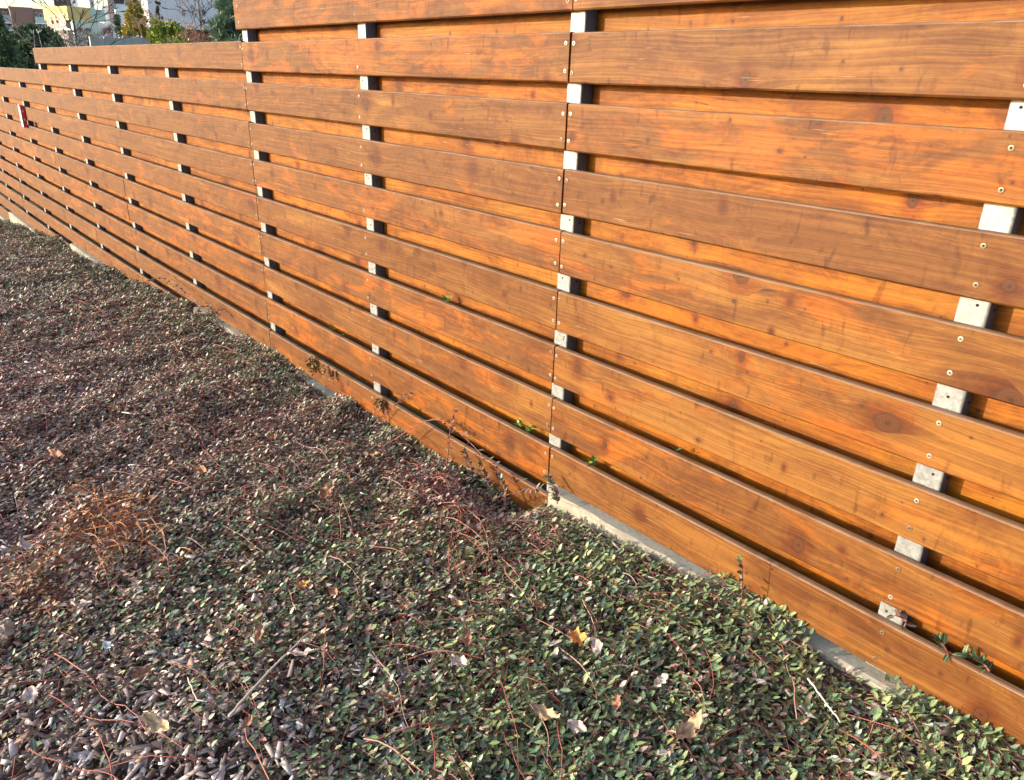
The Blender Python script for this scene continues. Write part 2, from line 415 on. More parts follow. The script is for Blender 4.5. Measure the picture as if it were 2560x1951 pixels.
# rear planks, half a pitch lower, seen in the gaps
for row in range(-3, 12):
    bays = [k for k in range(-2, NP-3) if top_row(k) <= row and row < low_row(k)]
    if not bays: continue
    k0, k1 = bays[0], bays[-1]+1
    js = [k0]+[k for k in range(k0+1, k1) if (k % 2 == 0)]+[k1]
    for a, bb in zip(js[:-1], js[1:]):
        plank(row, px_(a)-.001 if a != k0 else px_(a)+.034, px_(bb)+.001 if bb != k1 else px_(bb)-.034, False)
# posts
def post_mesh(z0, z1):
    r = .006; hw = PW_/2; pts = []
    for cx, cy, a0 in ((hw-r, T+.0002+r, -90), (hw-r, T+PD-r, 0), (-hw+r, T+PD-r, 90), (-hw+r, T+.0002+r, 180)):
        for a in (0, 30, 60, 90): pts.append((cx+r*math.cos(R(a0+a)), cy+r*math.sin(R(a0+a))))
    n = len(pts); vs = [(x, y, z) for z in (z0, z1) for x, y in pts]
    fs = [(k, (k+1) % n, (k+1) % n+n, k+n) for k in range(n)]+[tuple(range(n))[::-1], tuple(range(n, 2*n))]
    me = mesh('post', vs, fs, M['steel'], False); me.materials.append(M['steel_shade'])
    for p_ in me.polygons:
        if abs(p_.normal.x) > .95: p_.material_index = 1  # side faces get the painted-in shade
    return me
hole = MB()
hole.tube([(0, 0, 0), (0, -.0012, 0)], .0034, 10); HOLE = mesh('hole', hole.v, hole.f, M['hole'])
def plinth_top(k): return rowtop(low_row(k))-H-.018
for i, x in enumerate(POST):
    k = i-2
    zt = rowtop(min(top_row(k), top_row(k-1)))-.012
    zb = min(plinth_top(k), plinth_top(k-1))+.001
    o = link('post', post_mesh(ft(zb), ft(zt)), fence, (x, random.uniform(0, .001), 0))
    if -1 <= k <= 2:
        for row in range(0, low_row(k)):
            zc = rowtop(row)-(H+P)/2
            if random.random() < .75:
                hx = random.uniform(-.012, .02); hz = zc+random.uniform(-.016, .016)
                link('hole', HOLE, o, (hx, T+.0004, ft(hz)))
                if random.random() < .35: link('hole', HOLE, o, (hx+random.uniform(-.02, .02), T+.0004, ft(hz+.009)))
                link('hole', HOLE, o, (PW_/2+.0004, T+.03, ft(hz-.01)), (0, 0, R(90)))
        lb = MB().box(-.031, .031, T-.006, T-.0005, ft(plinth_top(k)+.001), ft(plinth_top(k)+.016))
# plinth
pl = tag(empty('concrete_plinth', (0, 0, -1.8)), 'stepped cream concrete plinth showing under the bottom planks', 'plinth')
segs = [(3.9, .036, 7), (.034, -3.838, 8), (-3.84, -7.773, 9), (-7.775, -11.645, 10), (-11.647, -14.4, 11)]
for xa, xb, row in segs:
    zt = ft(rowtop(row)-H-.018); nseg = int((xa-xb)/.07)+1
    vs = []; fs = []
    for i in range(nseg+1):
        x = xb+(xa-xb)*i/nseg; j = random.uniform(-.004, .004)
        for y, z in ((-.022+j, zt-.45), (-.022+j, zt-.008+random.uniform(-.006, .004)), (-.010+j, zt-random.uniform(0, .004)), (.14, zt), (.14, zt-.45)):
            vs.append((x, y, z))
    for i in range(nseg):
        for q in range(4): a = i*5+q; fs.append((a, a+5, a+6, a+1))
    fs.append((0, 1, 2, 3, 4)); e = nseg*5; fs.append((e+4, e+3, e+2, e+1, e))
    o = link('plinth_block', mesh('plinth_block', vs, fs, M['concrete']), pl)

# ------------------------------------------------------------------ ground cover
def density(x, y):
    """1 = closed carpet, 0 = bare mulch"""
    d = .98+.30*lump(x, y, .55, 5)+.28*lump(x, y, 1.9, 1)+.30*lump(x, y, 6., 4)-.25*np.exp(-(y/.08)**2)
    d -= 1.1*np.exp(-(((x-.12)/.62)**2+((y+1.80)/.45)**2))
    d -= .6*np.exp(-(((x-.62)/.30)**2+((y+1.36)/.22)**2))
    d -= .45*np.exp(-(((x+1.5)/.7)**2+((y+1.5)/.4)**2))
    d -= .45*np.exp(-(((x+3.4)/1.0)**2+((y+1.2)/.35)**2))
    d -= .35*np.exp(-(((x-.5)/.3)**2+((y+1.05)/.12)**2))
    return d.clip(.12, 1)
def keep_off(pts):
    x, y, z = pts[:, 0], pts[:, 1], pts[:, 2]
    zt = np.select([x > .035, x > -3.84, x > -7.77, x > -11.65], [-1.585, -1.788, -1.991, -2.194], -2.397)
    return (y < -.03) | ((y < -.006) & (z > zt+.004))
LEAFV = np.array([(0, 0, 0), (.30, -.46, .10), (.72, -.38, .06), (1, 0, 0), (.72, .38, .06), (.30, .46, .10)])
LEAFF = np.array([(0, 1, 2, 3), (0, 3, 4, 5)]); LEAFM = np.array([0, 1, 1, 0, 1, 1.])
def leaves_mesh(name, pos, az, el, roll, ln, wd, col, mat, bend=.10):
    n = len(pos)
    d = np.stack([np.cos(az)*np.cos(el), np.sin(az)*np.cos(el), np.sin(el)], 1)
    s = np.stack([-np.sin(az), np.cos(az), np.zeros(n)], 1); u = np.cross(d, s)
    cr, sr = np.cos(roll)[:, None], np.sin(roll)[:, None]
    s, u = s*cr+u*sr, -s*sr+u*cr
    L = LEAFV
    V = pos[:, None]+d[:, None]*(L[None, :, 0:1]*ln[:, None, None])+s[:, None]*(L[None, :, 1:2]*wd[:, None, None])+u[:, None]*((L[None, :, 2:3]*wd[:, None, None])-bend*ln[:, None, None]*L[None, :, 0:1]**2)
    Fq = (LEAFF[None]+(np.arange(n)*6)[:, None, None]).reshape(-1, 4)
    return np_mesh(name, V.reshape(-1, 3), Fq, mat, {'mid': np.tile(LEAFM, n)}, {'Col': np.repeat(col, 6, 0)})
def stems_mesh(name, pts, rad, col, mat):
    """pts (n,K,3)"""
    n, K, _ = pts.shape
    t = np.gradient(pts, axis=1); t /= np.linalg.norm(t, axis=2, keepdims=True)+1e-9
    a = np.cross(t, np.array([0, 0, 1.])); a /= np.linalg.norm(a, axis=2, keepdims=True)+1e-9; c = np.cross(t, a)
    V = []
    for k in range(3):
        an = 2*math.pi*k/3+.5; V.append(pts+(a*math.cos(an)+c*math.sin(an))*rad[:, :, None])
    V = np.stack(V, 2)                                   # n,K,3,3
    base = (np.arange(n)*K*3)[:, None, None]; kk = (np.arange(K-1)*3)[None, :, None]; j = np.arange(3)[None, None]; j2 = (j+1) % 3
    Fq = np.stack([base+kk+j, base+kk+j2, base+kk+3+j2, base+kk+3+j], -1).reshape(-1, 4)
    return np_mesh(name, V.reshape(-1, 3), Fq, mat, None, {'Col': np.repeat(col, K*3, 0)})
def visible(x, y, m=.24):
    """roughly inside the picture, with a margin for a step aside"""
    Pp = np.stack([x, y, gz(x)], 1)-CAMP; q = Pp @ RM.T
    u = q[:, 0]/q[:, 2]*F/PW; v = q[:, 1]/q[:, 2]*F/PW
    return (q[:, 2] > .3) & (u > -.5-m) & (u < .5+m) & (v < .381+m)
def leafcol(n, x, y, q):
    """species colour: glossy dark green, olive, bronze, wine red; redder on the dry side"""
    left = np.clip((.55-x)/1.9, 0, 1); low = np.clip((-y-.85)/.7, 0, 1)*np.clip((1.1-x)/.7, 0, 1)
    red = np.clip(.16+.17*lump(x, y, .8, 3)+.48*left+.35*low-.25*np.exp(-((y+.12)/.2)**2)+.7*np.exp(-(((x+.30)/.42)**2+((y+.20)/.14)**2)), .05, .82)
    yel = np.clip(.28+.20*lump(x, y, 1.1, 7)+.45*np.exp(-(-y/.4)**2)*np.clip(x+.6, 0, 1), .08, .8)
    pal_g = np.array([(.070, .125, .055), (.090, .155, .068), (.120, .185, .085), (.080, .125, .085)])
    pal_y = np.array([(.17, .20, .065), (.24, .25, .10), (.14, .18, .06)])
    pal_r = np.array([(.29, .15, .12), (.34, .165, .135), (.40, .27, .225), (.25, .18, .15), (.48, .37, .33), (.23, .14, .115)])
    r = rng.random(n); c = pal_g[rng.integers(0, 4, n)]
    r2 = rng.random(n)
    c = np.where((r2 < yel*.55)[:, None], pal_y[rng.integers(0, 3, n)], c)
    c = np.where((r < red)[:, None], pal_r[rng.integers(0, 6, n)], c)
    pink = np.exp(-(((x+.30)/.40)**2+((y+.20)/.12)**2))
    c = np.where((rng.random(n) < pink*.45)[:, None], np.array([(.30, .13, .15), (.24, .10, .10), (.34, .19, .19)])[rng.integers(0, 3, n)], c)
    rust = np.exp(-(((x-RUSTC[0])/.28)**2+((y-RUSTC[1])/.10)**2))+.8*np.exp(-(((x+.62)/.22)**2+((y+1.62)/.07)**2))
    c = np.where((rng.random(n) < rust*.75)[:, None], np.array([(.36, .14, .05), (.28, .12, .05), (.42, .20, .08)])[rng.integers(0, 3, n)], c)
    return c*rng.uniform(.72, 1.35, (n, 1))
RUSTC = (-.93, -1.33)
def make_cover():
    # candidate stem origins, thinner with distance
    N = 76000
    x = rng.uniform(-15, 3.2, N); y = -rng.random(N)*2.75+.02
    dist = np.hypot(x-CAMP[0], y-CAMP[1])
    rate = np.clip(3.2/np.maximum(dist, 1.5), .22, 1.0)
    k = (rng.random(N) < rate*density(x, y)**1.7) & visible(x, y)
    x, y = x[k], y[k]; n = len(x); K = 8
    L = rng.uniform(.14, .42, n); th = rng.uniform(0, 2*np.pi, n)
    th = np.where(rng.random(n) < .45, rng.normal(-.5, .6, n), th)
    bend = rng.normal(0, 1.2, n)
    q = rng.beta(2.4, 1.15, n)                            # layer
    t = np.linspace(0, 1, K)
    ang = th[:, None]+bend[:, None]*t[None]
    pxs = x[:, None]+np.cumsum(np.cos(ang), 1)*L[:, None]/K; pys = y[:, None]+np.cumsum(np.sin(ang), 1)*L[:, None]/K
    pys = np.minimum(pys, -.015)
    z = ground(pxs, pys)+canopy(pxs, pys)*(q[:, None]*(.55+.6*np.sin(np.pi*(.15+.75*t))[None]))+.004*np.sin(t[None]*9+th[:, None]*3)
    pts = np.stack([pxs, pys, z], 2)
    rad = (.0015*(1.15-.75*t))[None]*rng.uniform(.7, 1.35, (n, 1))
    sc = np.array([(.19, .060, .052), (.24, .080, .068), (.14, .055, .045), (.27, .12, .10)])[rng.integers(0, 4, n)]
    ok = keep_off(pts[:, 0]) & keep_off(pts[:, -1]) & keep_off(pts[:, 4])
    pts, rad, sc, n = pts[ok], rad[ok], sc[ok], int(ok.sum()); L, th, bend, q = L[ok], th[ok], bend[ok], q[ok]
    # leaves
    m = 28; tt = (np.arange(m)+.5)/m
    d0 = np.hypot(pts[:, 0, 0]-CAMP[0], pts[:, 0, 1]-CAMP[1])
    f = tt*(K-1); i0 = np.minimum(f.astype(int), K-2); fr = (f-i0)[None, :, None]
    lp = pts[:, i0]*(1-fr)+pts[:, i0+1]*fr
    la = th[:, None]+bend[:, None]*tt[None]+np.where(np.arange(m) % 2, 1, -1)[None]*rng.uniform(.45, 1.25, (n, m))
    lp = lp.reshape(-1, 3); la = la.ravel()
    keep = rng.random(len(lp)) < np.repeat(np.clip(L/.42, .4, 1), m)
    lp[:, 2] += rng.normal(.002, .006, len(lp))
    keep &= keep_off(lp)
    lp, la = lp[keep], la[keep]; dd = np.repeat(d0, m)[keep]; qq = np.repeat(q, m)[keep]
    nl = len(lp)
    big = np.clip(dd/5., 1, 1.4)
    ln = rng.normal(.0200, .0052, nl).clip(.009, .034)*np.clip(.86+.14*(lp[:, 0]+.5), .84, 1.06)*big; wd = ln*rng.uniform(.42, .56, nl)
    el = rng.normal(.24, .30, nl)-.42*np.cos(la-math.atan2(SUN_H[1], SUN_H[0])); roll = rng.normal(0, .34, nl)-.35*np.sin(la-math.atan2(SUN_H[1], SUN_H[0]))
    col = leafcol(nl, lp[:, 0], lp[:, 1], qq)
    print('leaves', nl, 'stems', n)
    a = leaves_mesh('leaf_carpet', lp, la, el, roll, ln, wd, col, M['leaf'])
    root = tag(link('ground_cover', a), 'creeping carpet of small glossy green and bronze leaves along the fence', 'ground cover', kind='stuff')
    o = link('stem_tangle', stems_mesh('stem_tangle', pts, rad, sc, M['stem']), root); o['kind'] = 'stuff'
    # long runners lying on top
    n = 760; x = rng.uniform(-5, 2.3, n); y = rng.uniform(-2.2, -.12, n)
    kk = visible(x, y, .02); x, y = x[kk], y[kk]; n = len(x); K = 14
    ex = np.concatenate([rng.normal(-.30, .34, 170), rng.normal(RUSTC[0], .22, 110)]); ey = np.concatenate([rng.normal(-.22, .09, 170).clip(-.5, -.07), rng.normal(RUSTC[1], .09, 110)])
    x = np.concatenate([x, ex]); y = np.concatenate([y, ey]); isr = np.arange(n+280) >= n+170; n += 280
    th = np.where(rng.random(n) < .6, rng.normal(-.75, .45, n), rng.uniform(0, 6.28, n)); bend = rng.normal(0, .8, n); L = rng.uniform(.25, .75, n)*np.where(np.arange(n) >= n-280, .5, 1.); t = np.linspace(0, 1, K)
    ang = th[:, None]+bend[:, None]*.45*t[None]+.12*np.sin(t[None]*9+th[:, None]*5)+rng.normal(0, .10, (n, K))
    pxs = x[:, None]+np.cumsum(np.cos(ang), 1)*L[:, None]/K; pys = np.minimum(y[:, None]+np.cumsum(np.sin(ang), 1)*L[:, None]/K, -.06)
    z = ground(pxs, pys)+canopy(pxs, pys)*(1.12+.26*np.sin(t[None]*7+th[:, None]*3))
    pts = np.stack([pxs, pys, z], 2); rad = (.0017*(1.1-.72*t))[None]*rng.uniform(.7, 1.25, (n, 1))
    sc = np.array([(.25, .068, .058), (.29, .085, .07), (.21, .058, .048), (.31, .12, .095), (.34, .20, .16)])[rng.integers(0, 5, n)]
    sc = np.where(isr[:, None], np.array([(.36, .14, .05)]), sc)
    o = link('runner_stems', stems_mesh('runner_stems', pts, rad, sc, M['stem']), root); o['kind'] = 'stuff'
make_cover()

# bark mulch
def make_chips():
    N = 210000; x = rng.uniform(-9, 3, N); y = -rng.random(N)*2.7
    dist = np.hypot(x-CAMP[0], y-CAMP[1])
    k = visible(x, y) & (rng.random(N) < (1.15-density(x, y)*.88)*np.clip(3.5/dist, .3, 1)) & (y < -.07)
    x, y = x[k], y[k]; n = len(x)
    L = rng.gamma(1.7, .0125, n).clip(.006, .075); L = np.where((rng.random(n) < .16) & (density(x, y) < .6), np.clip(L*2.2, .03, .085), L); Wd = np.clip(L*rng.uniform(.10, .45, n), .0025, .015); Th = rng.uniform(.0010, .0028, n)
    az = rng.uniform(0, 6.28, n); el = rng.normal(0, .16, n); ro = rng.normal(0, .22, n)
    z = ground(x, y)+rng.uniform(.003, .026, n)+.02*(1-density(x, y))
    up_ = rng.random(n) < .10; z = np.where(up_, ground(x, y)+canopy(x, y)*rng.uniform(.75, 1.15, n), z); L = np.where(up_, L*.75, L)
    d = np.stack([np.cos(az)*np.cos(el), np.sin(az)*np.cos(el), np.sin(el)], 1); s = np.stack([-np.sin(az), np.cos(az), 0*az], 1); u = np.cross(d, s)
    s, u = s*np.cos(ro)[:, None]+u*np.sin(ro)[:, None], -s*np.sin(ro)[:, None]+u*np.cos(ro)[:, None]
    C8 = np.array([(a, b2, c2) for c2 in (-.5, .5) for b2 in (-.5, .5) for a in (-.5, .5)])
    jit = rng.uniform(.55, 1.25, (n, 4, 3)); jit = np.concatenate([jit, jit*rng.uniform(.92, 1.08, (n, 4, 3))], 1)
    V = np.stack([x, y, z], 1)[:, None]+d[:, None]*(C8[None, :, 0:1]*jit[:, :, 0:1]*L[:, None, None])+s[:, None]*(C8[None, :, 1:2]*jit[:, :, 1:2]*Wd[:, None, None])+u[:, None]*(C8[None, :, 2:3]*Th[:, None, None])
    B = np.array([(0,2,3,1),(4,5,7,6),(0,1,5,4),(2,6,7,3),(0,4,6,2),(1,3,7,5)])
    Fq = (B[None]+(np.arange(n)*8)[:, None, None]).reshape(-1, 4)
    pal = np.array([(.40, .335, .32), (.25, .19, .18), (.48, .40, .36), (.16, .115, .10), (.60, .55, .53), (.25, .175, .13), (.10, .072, .062), (.18, .14, .14)])
    col = pal[rng.integers(0, len(pal), n)]*rng.uniform(.55, 1.25, (n, 1))
    tag(link('bark_mulch', np_mesh('bark_mulch', V.reshape(-1, 3), Fq, M['chip'], None, {'Col': np.repeat(col, 8, 0)})),
        'grey-brown bark mulch showing through thin ground cover', 'mulch', kind='stuff')
make_chips()

# ------------------------------------------------------------------ litter on the carpet
def on_cover(px, py, lift=0.):
    v = ray(px, py); p = CAMP+v*.8
    for _ in range(4000):
        p = p+v*.004
        if p[1] > -.05: break
        if p[2] < float(ground(p[0], p[1])+canopy(p[0], p[1])*1.0+lift): break
    return p
def dry_leaf_mesh(L, W, curl, seed, col, lobes=0.12, fold=.3):
    rr = random.Random(seed*7+1); nu, nv = 15, 9; vs = []; fs = []; cs = []
    e1 = [rr.uniform(-1, 1) for _ in range(nu)]; e2 = [rr.uniform(-1, 1) for _ in range(nu)]; tw = rr.uniform(-1.2, 1.2); p1, p2 = rr.uniform(0, 6), rr.uniform(0, 6)
    for i in range(nu):
        t = i/(nu-1); prof = max(0., math.sin(math.pi*(t*.97+.015)))**.62*(1-.25*t)
        for j in range(nv):
            s = (j/(nv-1)-.5)*2; e = e1[i] if s < 0 else e2[i]
            y = s*W/2*prof*(1+lobes*1.8*e*abs(s)); x = (t-.5)*L*(1-.15*curl)+lobes*L*.10*e*abs(s)
            z = curl*L*((t-.45)**2*2.2)+fold*(abs(s)**1.5)*W*prof*.75
            z += .10*W*math.sin(t*17+p1)*abs(s)*s+.08*W*math.sin(t*9+s*4+p2)+.03*W*rr.uniform(-1, 1)
            a_ = tw*(t-.5); y, z = y*math.cos(a_)-z*math.sin(a_), y*math.sin(a_)+z*math.cos(a_)
            vs.append((x, y, z)); cs.append((.72 if j == nv//2 else 1.)*(.85+.25*math.sin(t*23+p1)*math.sin(s*6))*rr.uniform(.78, 1.15))
    for i in range(nu-1):
        for j in range(nv-1): a = i*nv+j; fs.append((a, a+1, a+1+nv, a+nv))
    V = np.array(vs); c = np.array(col)[None]*np.array(cs)[:, None]
    return np_mesh('dry_leaf', V, np.array(fs), M['dry'], None, {'Col': c})
K2 = 2560/2204
TAN, BRN, ORG, GRY = (.62, .42, .25), (.42, .21, .125), (.62, .29, .08), (.60, .47, .41)
LB = {'TAN': ('curled tan dead leaf lying on the creeping ground cover', 'curled tan dead leaves'),
      'BRN': ('flat reddish-brown dead leaf lying on the creeping ground cover', 'reddish-brown dead leaves'),
      'GRY': ('pale greyish dead leaf tangled in the creeping ground cover', 'pale greyish dead leaves')}
LV = [  # px, py (2204 scale), length, width, az, curl, kind
 (1475, 1602, .085, .035, 1.4, .5, 'TAN'), (1175, 1572, .075, .03, .2, .5, 'TAN'), (1005, 1408, .07, .022, -.6, .3, 'BRN'), (1420, 1496, .04, .025, 1.4, .2, 'GRY'),
 (1240, 1597, .045, .028, .3, .3, 'GRY'), (1192, 1412, .036, .011, 1.2, .1, 'GRY'), (985, 1328, .05, .022, .2, .4, 'TAN'), (990, 1457, .06, .03, .1, .3, 'GRY'),
 (545, 1205, .045, .022, -.2, .3, 'TAN'), (650, 1437, .06, .032, .9, .2, 'GRY'), (480, 1384, .075, .016, .1, .7, 'TAN'), (562, 1392, .06, .022, -.3, .3, 'BRN'),
 (435, 1035, .075, .035, .4, .3, 'BRN'), (125, 1002, .10, .04, .2, .2, 'BRN'), (705, 1082, .055, .04, .3, .2, 'BRN'), (828, 1102, .05, .03, 1.0, .4, 'TAN'),
 (490, 787, .10, .04, .8, .5, 'BRN'), (930, 1216, .035, .02, .1, .3, 'BRN'), (870, 1335, .035, .022, .8, .4, 'BRN'), (1130, 1452, .035, .014, .8, .2, 'BRN'),
 (345, 1590, .07, .03, .5, .4, 'TAN'), (535, 1592, .045, .018, -.9, .4, 'BRN'), (75, 1530, .05, .03, .1, .3, 'GRY'), (1155, 1330, .04, .025, .3, .3, 'BRN'),
 (810, 1000, .045, .03, .4, .3, 'BRN'), (240, 1130, .05, .03, .3, .3, 'BRN'), (60, 1200, .06, .03, .3, .3, 'GRY'), (350, 1230, .05, .025, .1, .2, 'BRN'), (720, 1300, .04, .025, .3, .3, 'BRN'),
 (1325, 1545, .035, .022, 2.3, .3, 'BRN'), (1480, 1570, .035, .02, .4, .3, 'BRN'), (250, 900, .07, .04, .4, .3, 'BRN'), (590, 960, .05, .03, .1, .3, 'BRN'), (160, 1080, .05, .03, 1.2, .4, 'BRN'),
 (420, 1300, .045, .028, .6, .3, 'GRY'), (310, 1480, .05, .026, 1.9, .3, 'BRN'), (180, 1330, .05, .026, 1.2, .4, 'GRY'), (835, 1530, .035, .02, .6, .3, 'BRN')]
for i, (a, b_, L, Wd, az, cu, kd) in enumerate(LV):
    p = on_cover(a*K2, b_*K2); col = {'TAN': TAN, 'BRN': BRN, 'GRY': GRY}[kd]
    kk_ = random.uniform(.75, 1.1); col = tuple(v*kk_ for v in col)
    o = link('dead_leaf', dry_leaf_mesh(L*1.2, Wd*1.25, cu, i, col), None, (p[0], p[1], p[2]+.044), (random.uniform(-.4, .4), random.uniform(-.3, .3), az))
    tag(o, LB[kd][0], 'leaf', LB[kd][1])
p = on_cover(1246*K2, 1405*K2)
o = link('dead_leaf', dry_leaf_mesh(.07, .055, .6, 77, ORG, .2), None, (p[0], p[1], p[2]+.045), (.2, -.2, .3)); tag(o, 'crumpled orange dead leaf beside a grey folded one', 'leaf')
p = on_cover(1285*K2, 1425*K2)
o = link('dead_leaf', dry_leaf_mesh(.06, .035, .3, 78, (.46, .38, .36), .12), None, (p[0], p[1], p[2]+.045), (.5, 0, -.5)); tag(o, 'grey folded dead leaf against a crumpled orange one', 'leaf')
p = on_cover(655*K2, 1272*K2)
o = link('dead_leaf', dry_leaf_mesh(.035, .028, .5, 79, ORG, .2), None, (p[0], p[1], p[2]+.022), (.4, -.2, 1.2)); tag(o, 'small bright orange dead leaf standing in green ground cover', 'leaf')
def lump_mesh(name, sx, sy, sz, mat, seed):
    rr = random.Random(seed); vs = []; fs = []; nu, nv = 10, 7
    for i in range(nv):
        ph = math.pi*i/(nv-1)
        for j in range(nu):
            a = 2*math.pi*j/nu; k = rr.uniform(.62, 1.2)
            vs.append((sx*math.sin(ph)*math.cos(a)*k, sy*math.sin(ph)*math.sin(a)*k, sz*math.cos(ph)*k))
    for i in range(nv-1):
        for j in range(nu): a = i*nu+j; b2 = i*nu+(j+1) % nu; fs.append((a, a+nu, b2+nu, b2))
    return mesh(name, vs, fs, mat, False)
p = on_cover(12*K2, 1362*K2); tag(link('stone', lump_mesh('stone', .035, .028, .03, plain('limestone', (.34, .27, .21), .9, 0, .4, 90), 3), None, tuple(p+np.array([0, 0, .01]))), 'pale knobbly stone at the edge of reddish shoots', 'stone')
p = on_cover(238*K2, 1410*K2); tag(link('paper_scrap', dry_leaf_mesh(.042, .022, .4, 201, (.62, .66, .68), .25), None, tuple(p+np.array([0, 0, .03])), (.2, .1, .4)), 'crumpled white paper scrap on the ground cover', 'paper')
def twig(name, pl_, r, label, mat='twig', sub=0):
    pts = [on_cover(a*K2, b_*K2)+np.array([0, 0, l]) for a, b_, l in pl_]
    c0 = pts[0]; mb = MB(); n = 16; P2 = []
    for i in range(n):
        t = i/(n-1)*(len(pts)-1); k = min(int(t), len(pts)-2); q = pts[k]*(1-t+k)+pts[k+1]*(t-k)
        P2.append(tuple(q-c0+np.array([random.uniform(-.0012, .0012) for _ in range(3)])))
    mb.tube(P2, [r*(1-.45*i/n) for i in range(n)], 6)
    tag(mb.build(name, M[mat], None, True, tuple(c0)), label, 'twig')
twig('twig', [(495, 1563, .03), (575, 1475, .036), (665, 1380, .028)], .0038, 'long straight pale twig lying across thin ground cover')
twig('twig', [(407, 1478, .03), (428, 1528, .03), (450, 1530, .03)], .0016, 'thin bent white twig beside the long pale twig')
twig('twig', [(1735, 1480, .03), (1765, 1525, .034), (1805, 1575, .03)], .0030, 'short mottled twig lying in dense green leaves near the plinth')
twig('twig', [(130, 1180, .03), (190, 1125, .05), (260, 1075, .06), (330, 1068, .035)], .0026, 'arching rust-red bare stem over the ground cover', 'stem_rust') if False else None

# ------------------------------------------------------------------ shoots, weeds and dried stalks on the fence
def shoot(name, label, cat, pts, r, leafspec, col, lcol, group=None, seed=0):
    """pts world list; leafspec = (n, len, spread)"""
    rr = np.random.default_rng(seed); c0 = np.array(pts[0]); Q = np.array(pts)-c0
    n = 14; t = np.linspace(0, len(Q)-1, n); k = np.minimum(t.astype(int), len(Q)-2); fr = (t-k)[:, None]
    # smooth through Catmull-Rom
    def cr(i): return Q[np.clip(i, 0, len(Q)-1)]
    p0, p1, p2, p3 = cr(k-1), cr(k), cr(k+1), cr(k+2)
    C = .5*((2*p1)+(p2-p0)*fr+(2*p0-5*p1+4*p2-p3)*fr**2+(3*p1-p0-3*p2+p3)*fr**3)
    root = tag(empty(name, tuple(c0)), label, cat, group)
    rad = (r*(1-.6*np.linspace(0, 1, n)))[None]
    link('stem', stems_mesh('stem', C[None], rad, np.array([col]), M['stem']), root)
    nl, ln, off = leafspec
    f = np.linspace(off, 1, nl)*(n-1); i0 = np.minimum(f.astype(int), n-2); ff = (f-i0)[:, None]
    pos = C[i0]*(1-ff)+C[i0+1]*ff; d = C[i0+1]-C[i0]
    az = np.arctan2(d[:, 1], d[:, 0])+np.where(np.arange(nl) % 2, 1, -1)*rr.uniform(.5, 1.3, nl)
    el = rr.normal(.35, .35, nl); L = rr.uniform(.75, 1.2, nl)*ln
    lc = np.array(lcol)[rr.integers(0, len(lcol), nl)]*rr.uniform(.8, 1.2, (nl, 1))
    me = leaves_mesh('foliage', pos, az, el, rr.normal(0, .5, nl), L, L*.48, lc, M['leaf'])
    link('foliage', me, root)
    return root
RED = (.22, .065, .055); LG = [(.03, .06, .03), (.05, .085, .035)]; LR = [(.10, .045, .05), (.07, .045, .04), (.05, .06, .035), (.14, .06, .075)]
def FP(px, py, y):                     # 2204-scale pixel on the plane y
    return aty(px*K2, py*K2, y)
sh = [
 ('upright leafy shoot against the bottom plank of the high side', [(1597, 1290, -.07), (1598, 1245, -.075), (1596, 1205, -.08)], 8, .019, LG),
 ('red runner arching from the carpet up to the gap beside the dried stalk', [(790, 935, -.09), (812, 905, -.05), (850, 872, -.03), (880, 845, -.03)], 12, .02, LR),
 ('long reddish branch sweeping down across the lowest gap to the plinth step', [(830, 960, -.10), (920, 905, -.06), (980, 925, -.05), (1050, 990, -.04), (1120, 1035, -.04)], 26, .02, LR),
 ('thin upright shoot with dark leaves crossing the lowest gap', [(960, 1010, -.10), (966, 960, -.06), (970, 920, -.05), (980, 880, -.045)], 12, .018, LR),
 ('pinkish runner lying along the plinth to the post foot', [(830, 1045, -.13), (920, 1045, -.12), (1000, 1085, -.12), (1090, 1065, -.11), (1165, 1050, -.08)], 34, .02, [(.20, .08, .10), (.10, .06, .05), (.05, .07, .035)]),
 ('bushy sprig with drooping dark leaves at the foot of the steel post', [(1200, 1085, -.08), (1193, 1055, -.06), (1180, 1025, -.05)], 22, .017, LG+LR),
 ('leaning bunch of stems beside the end of the lower plank', [(1000, 1075, -.10), (1015, 1020, -.06), (1000, 975, -.045)], 22, .02, LR+LG),
 ('second leaning stem beside the end of the lower plank', [(1060, 1080, -.09), (1050, 1040, -.06), (1030, 1000, -.045)], 20, .02, LR+LG),
 ('thin red stem with sparse leaves near the lower plank end', [(1090, 1090, -.08), (1085, 1050, -.06), (1070, 1020, -.05)], 14, .02, LR),
 ('green sprig pushing through the lowest gap beside the bare post', [(2045, 1420, .01), (2035, 1395, .0), (2018, 1378, .0)], 5, .026, LG),
 ('leafy sprig leaning over the bottom plank by its cut end', [(2130, 1445, -.03), (2112, 1425, -.02), (2075, 1412, -.01)], 14, .022, LG),
 ('small sprig with one broad leaf in front of the bare post face', [(1945, 1352, -.012), (1950, 1335, -.012), (1925, 1325, -.012)], 5, .024, LR+LG),
 ('rusty dry arching shoot standing over the carpet by pale mulch', [(130, 1190, None), (150, 1130, None), (230, 1085, None), (330, 1090, None)], 40, .018, [(.30, .10, .03), (.24, .11, .04), (.18, .08, .035)]),
 ('rust-red dry shoot lying at the carpet edge by the pale stone', [(30, 1290, None), (70, 1255, None), (130, 1195, None)], 36, .018, [(.30, .10, .03), (.24, .11, .04)]),
 ('tall bronze tangle rising against the far bottom plank', [(300, 635, -.14), (330, 600, -.10), (370, 610, -.08), (430, 660, -.08)], 36, .024, LR+[(.06, .06, .03)]),
 ('bronze shoots heaped against the middle bottom plank', [(400, 690, -.14), (440, 660, -.10), (470, 680, -.08)], 30, .024, LR+[(.06, .06, .03)]),
]
